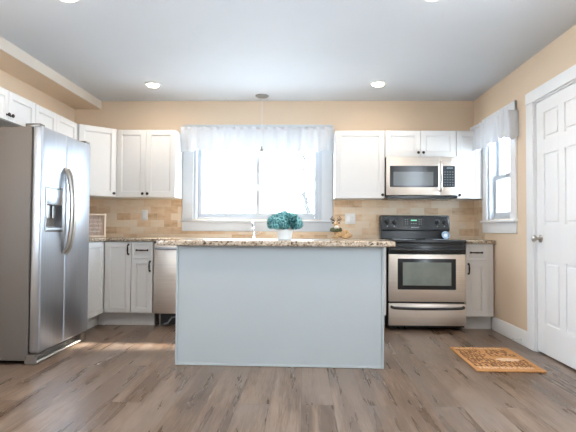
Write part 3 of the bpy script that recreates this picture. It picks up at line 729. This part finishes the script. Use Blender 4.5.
# ------------------------------------------------------------------ framed sign in the corner
fs = thing('framed_sign', 'small pale wooden box-frame sign with white script, beside the refrigerator', 'sign', (-2.195, 5.34, ZT), math.radians(28))
sw, sh, fw = .215, .250, .019
m = MB().box(-sw/2, -sw/2+fw, -.02, .02, 0.001, sh, .002).box(sw/2-fw, sw/2, -.02, .02, 0.001, sh, .002).box(-sw/2+fw, sw/2-fw, -.02, .02, .001, fw, .002).box(-sw/2+fw, sw/2-fw, -.02, .02, sh-fw, sh, .002)
m.build('frame', M_wood, fs)
bd = MB().box(-sw/2+fw, sw/2-fw, .008, .016, fw, sh-fw).build('board', M_wood2, fs)
m = MB(); rr = random.Random(2)
for j, z in enumerate((.185, .142, .100, .062)):
    wd = (.06, .07, .065, .055)[j]; pts = []
    for i in range(36):
        u = i/35; pts.append((-wd+2*wd*u, .006, z+.013*math.sin(u*(30+5*j))*(.5+.5*math.sin(u*9+j))+.004*math.sin(u*60)))
    m.tube(pts, .0024, 5)
m.build('script_lettering', M_white, bd)

# ------------------------------------------------------------------ spoon rest
sr = thing('spoon_rest', 'small round blue and white dish propped on the back of the cooktop', 'dish', (1.552, 5.560, .8945))
R = Matrix.Translation((0, 0, .040)) @ Matrix.Rotation(math.radians(68), 4, 'X')
MB().lathe([(0, 0), (.030, 0), (.045, .010), (.043, .012), (.029, .003), (0, .003)], (0, 0, 0), 24, 'Z', mat=R).build('dish', M_blue, sr)
MB().lathe([(0, .0031), (.020, .0031), (.020, .0038), (0, .0038)], (0, 0, 0), 20, 'Z', mat=R).build('centre_motif', M_pot, sr)

# ------------------------------------------------------------------ door mat
mt = thing('door_mat', 'brown coir door mat covered in dark lettering, on the floor before the door', 'mat', (1.468, 3.962, 0), math.radians(-1))
mwid, mlen = .478, .715
MB().box(-mwid/2, mwid/2, -mlen/2, mlen/2, .001, .014, .004, 1).build('coir', M_coir, mt)
rr = random.Random(11)
GL = ['E', 'H', 'T', 'L', 'I', 'N', 'F', 'U', 'O']
ST = {'E': [(0, 0, .25, 1), (0, 0, 1, .18), (0, .41, .8, .59), (0, .82, 1, 1)], 'H': [(0, 0, .25, 1), (.75, 0, 1, 1), (0, .4, 1, .6)], 'T': [(.38, 0, .62, 1), (0, .8, 1, 1)], 'L': [(0, 0, .25, 1), (0, 0, 1, .2)], 'I': [(.35, 0, .65, 1)],
      'N': [(0, 0, .25, 1), (.75, 0, 1, 1), (.25, .5, .5, .8), (.5, .2, .75, .5)], 'F': [(0, 0, .25, 1), (0, .41, .8, .59), (0, .82, 1, 1)], 'U': [(0, 0, .25, 1), (.75, 0, 1, 1), (0, 0, 1, .2)], 'O': [(0, 0, .25, 1), (.75, 0, 1, 1), (0, 0, 1, .2), (0, .8, 1, 1)]}
def word_row(x0, x1, y, hgt, mat):
    m = MB(); x = x0
    while True:
        wl = hgt*(.50+.30*rr.random())
        if x+wl > x1: break
        for a, b, c, d in ST[rr.choice(GL)]: m.box(x+a*wl, x+c*wl, y+b*hgt, y+d*hgt, .0135, .0152)
        x += wl+hgt*.14
    m.build('lettering', mat, mt)
e = .026
word_row(-mwid/2+e, mwid/2-e, mlen/2-.070, .040, M_coirl)
y = mlen/2-.085
for k, hgt in enumerate((.036, .050, .042, .050, .058, .042)):
    y -= hgt+.010; word_row(-mwid/2+e, -.02, y, hgt, M_coird)
y = mlen/2-.085
for k, hgt in enumerate((.062, .070, .060)):
    y -= hgt+.010; word_row(.0, mwid/2-e, y, hgt, M_coird)
MB().lathe([(0, .0135), (.088, .0135), (.088, .0156), (0, .0156)], (0, 0, 0), 28, mat=Matrix.Translation((.085, -.055, 0)) @ Matrix.Diagonal((1, .52, 1, 1))).build('oval_panel', M_coirl, mt)
y = mlen/2-.395
for k, hgt in enumerate((.070, .050, .066, .048)):
    y -= hgt+.010; word_row(-mwid/2+e, mwid/2-e, y, hgt, M_coird if k != 3 else M_coirl)

# ------------------------------------------------------------------ outdoors
struct(MB().box(-60, 60, -50, 70, -.6, -.4).build('ground', M_snow), 'snow covered ground outside')
def tree(label, x, y, h, seed):
    rr = random.Random(seed); m = MB()
    def br(p, d, ln, r, lv):
        pts = [p]; q = p
        for i in range(3):
            d = (d+Vector((rr.uniform(-.16, .16), rr.uniform(-.16, .16), rr.uniform(-.05, .12)))).normalized(); q = q+d*ln/3; pts.append(q)
        m.tube(pts, [max(.012, q*r) for q in (1, .85, .7, .52)], 6)
        if lv < 5:
            for k in range(3 if lv < 2 else 2):
                a = rr.uniform(0, 6.28); s = rr.uniform(.45, .85)
                nd = (d+Vector((math.cos(a)*s, math.sin(a)*s, rr.uniform(-.05, .3)))).normalized(); br(pts[rr.choice((2, 3, 3))], nd, ln*rr.uniform(.62, .82), r*.52, lv+1)
    br(Vector((0, 0, 0)), Vector((0, 0, 1)), h*.3, h*.02, 0)
    tag(m.build('bare_tree', M_bark, None, (x, y, -.4)), label, 'tree')
tree('faint bare tree seen through the right pane of the sink window', .30, 14.0, 5.0, 5)
hs = sroot('sun_blocker_house', (5.2, 5.5, -.4), 0, 'added building that blocks sun at the side window')  # added building, made tall to keep sun off the floor by the door
MB().box(0, 6, 0, 9.5, 0, 8.0).build('wall', M_siding, hs)
MB().prism([(-.3, 8.0), (6.3, 8.0), (3, 9.6)], -.3, 9.8, mat=Matrix(((1, 0, 0, 0), (0, 0, 1, 0), (0, 1, 0, 0), (0, 0, 0, 1)))).build('roof', M_roof, hs)
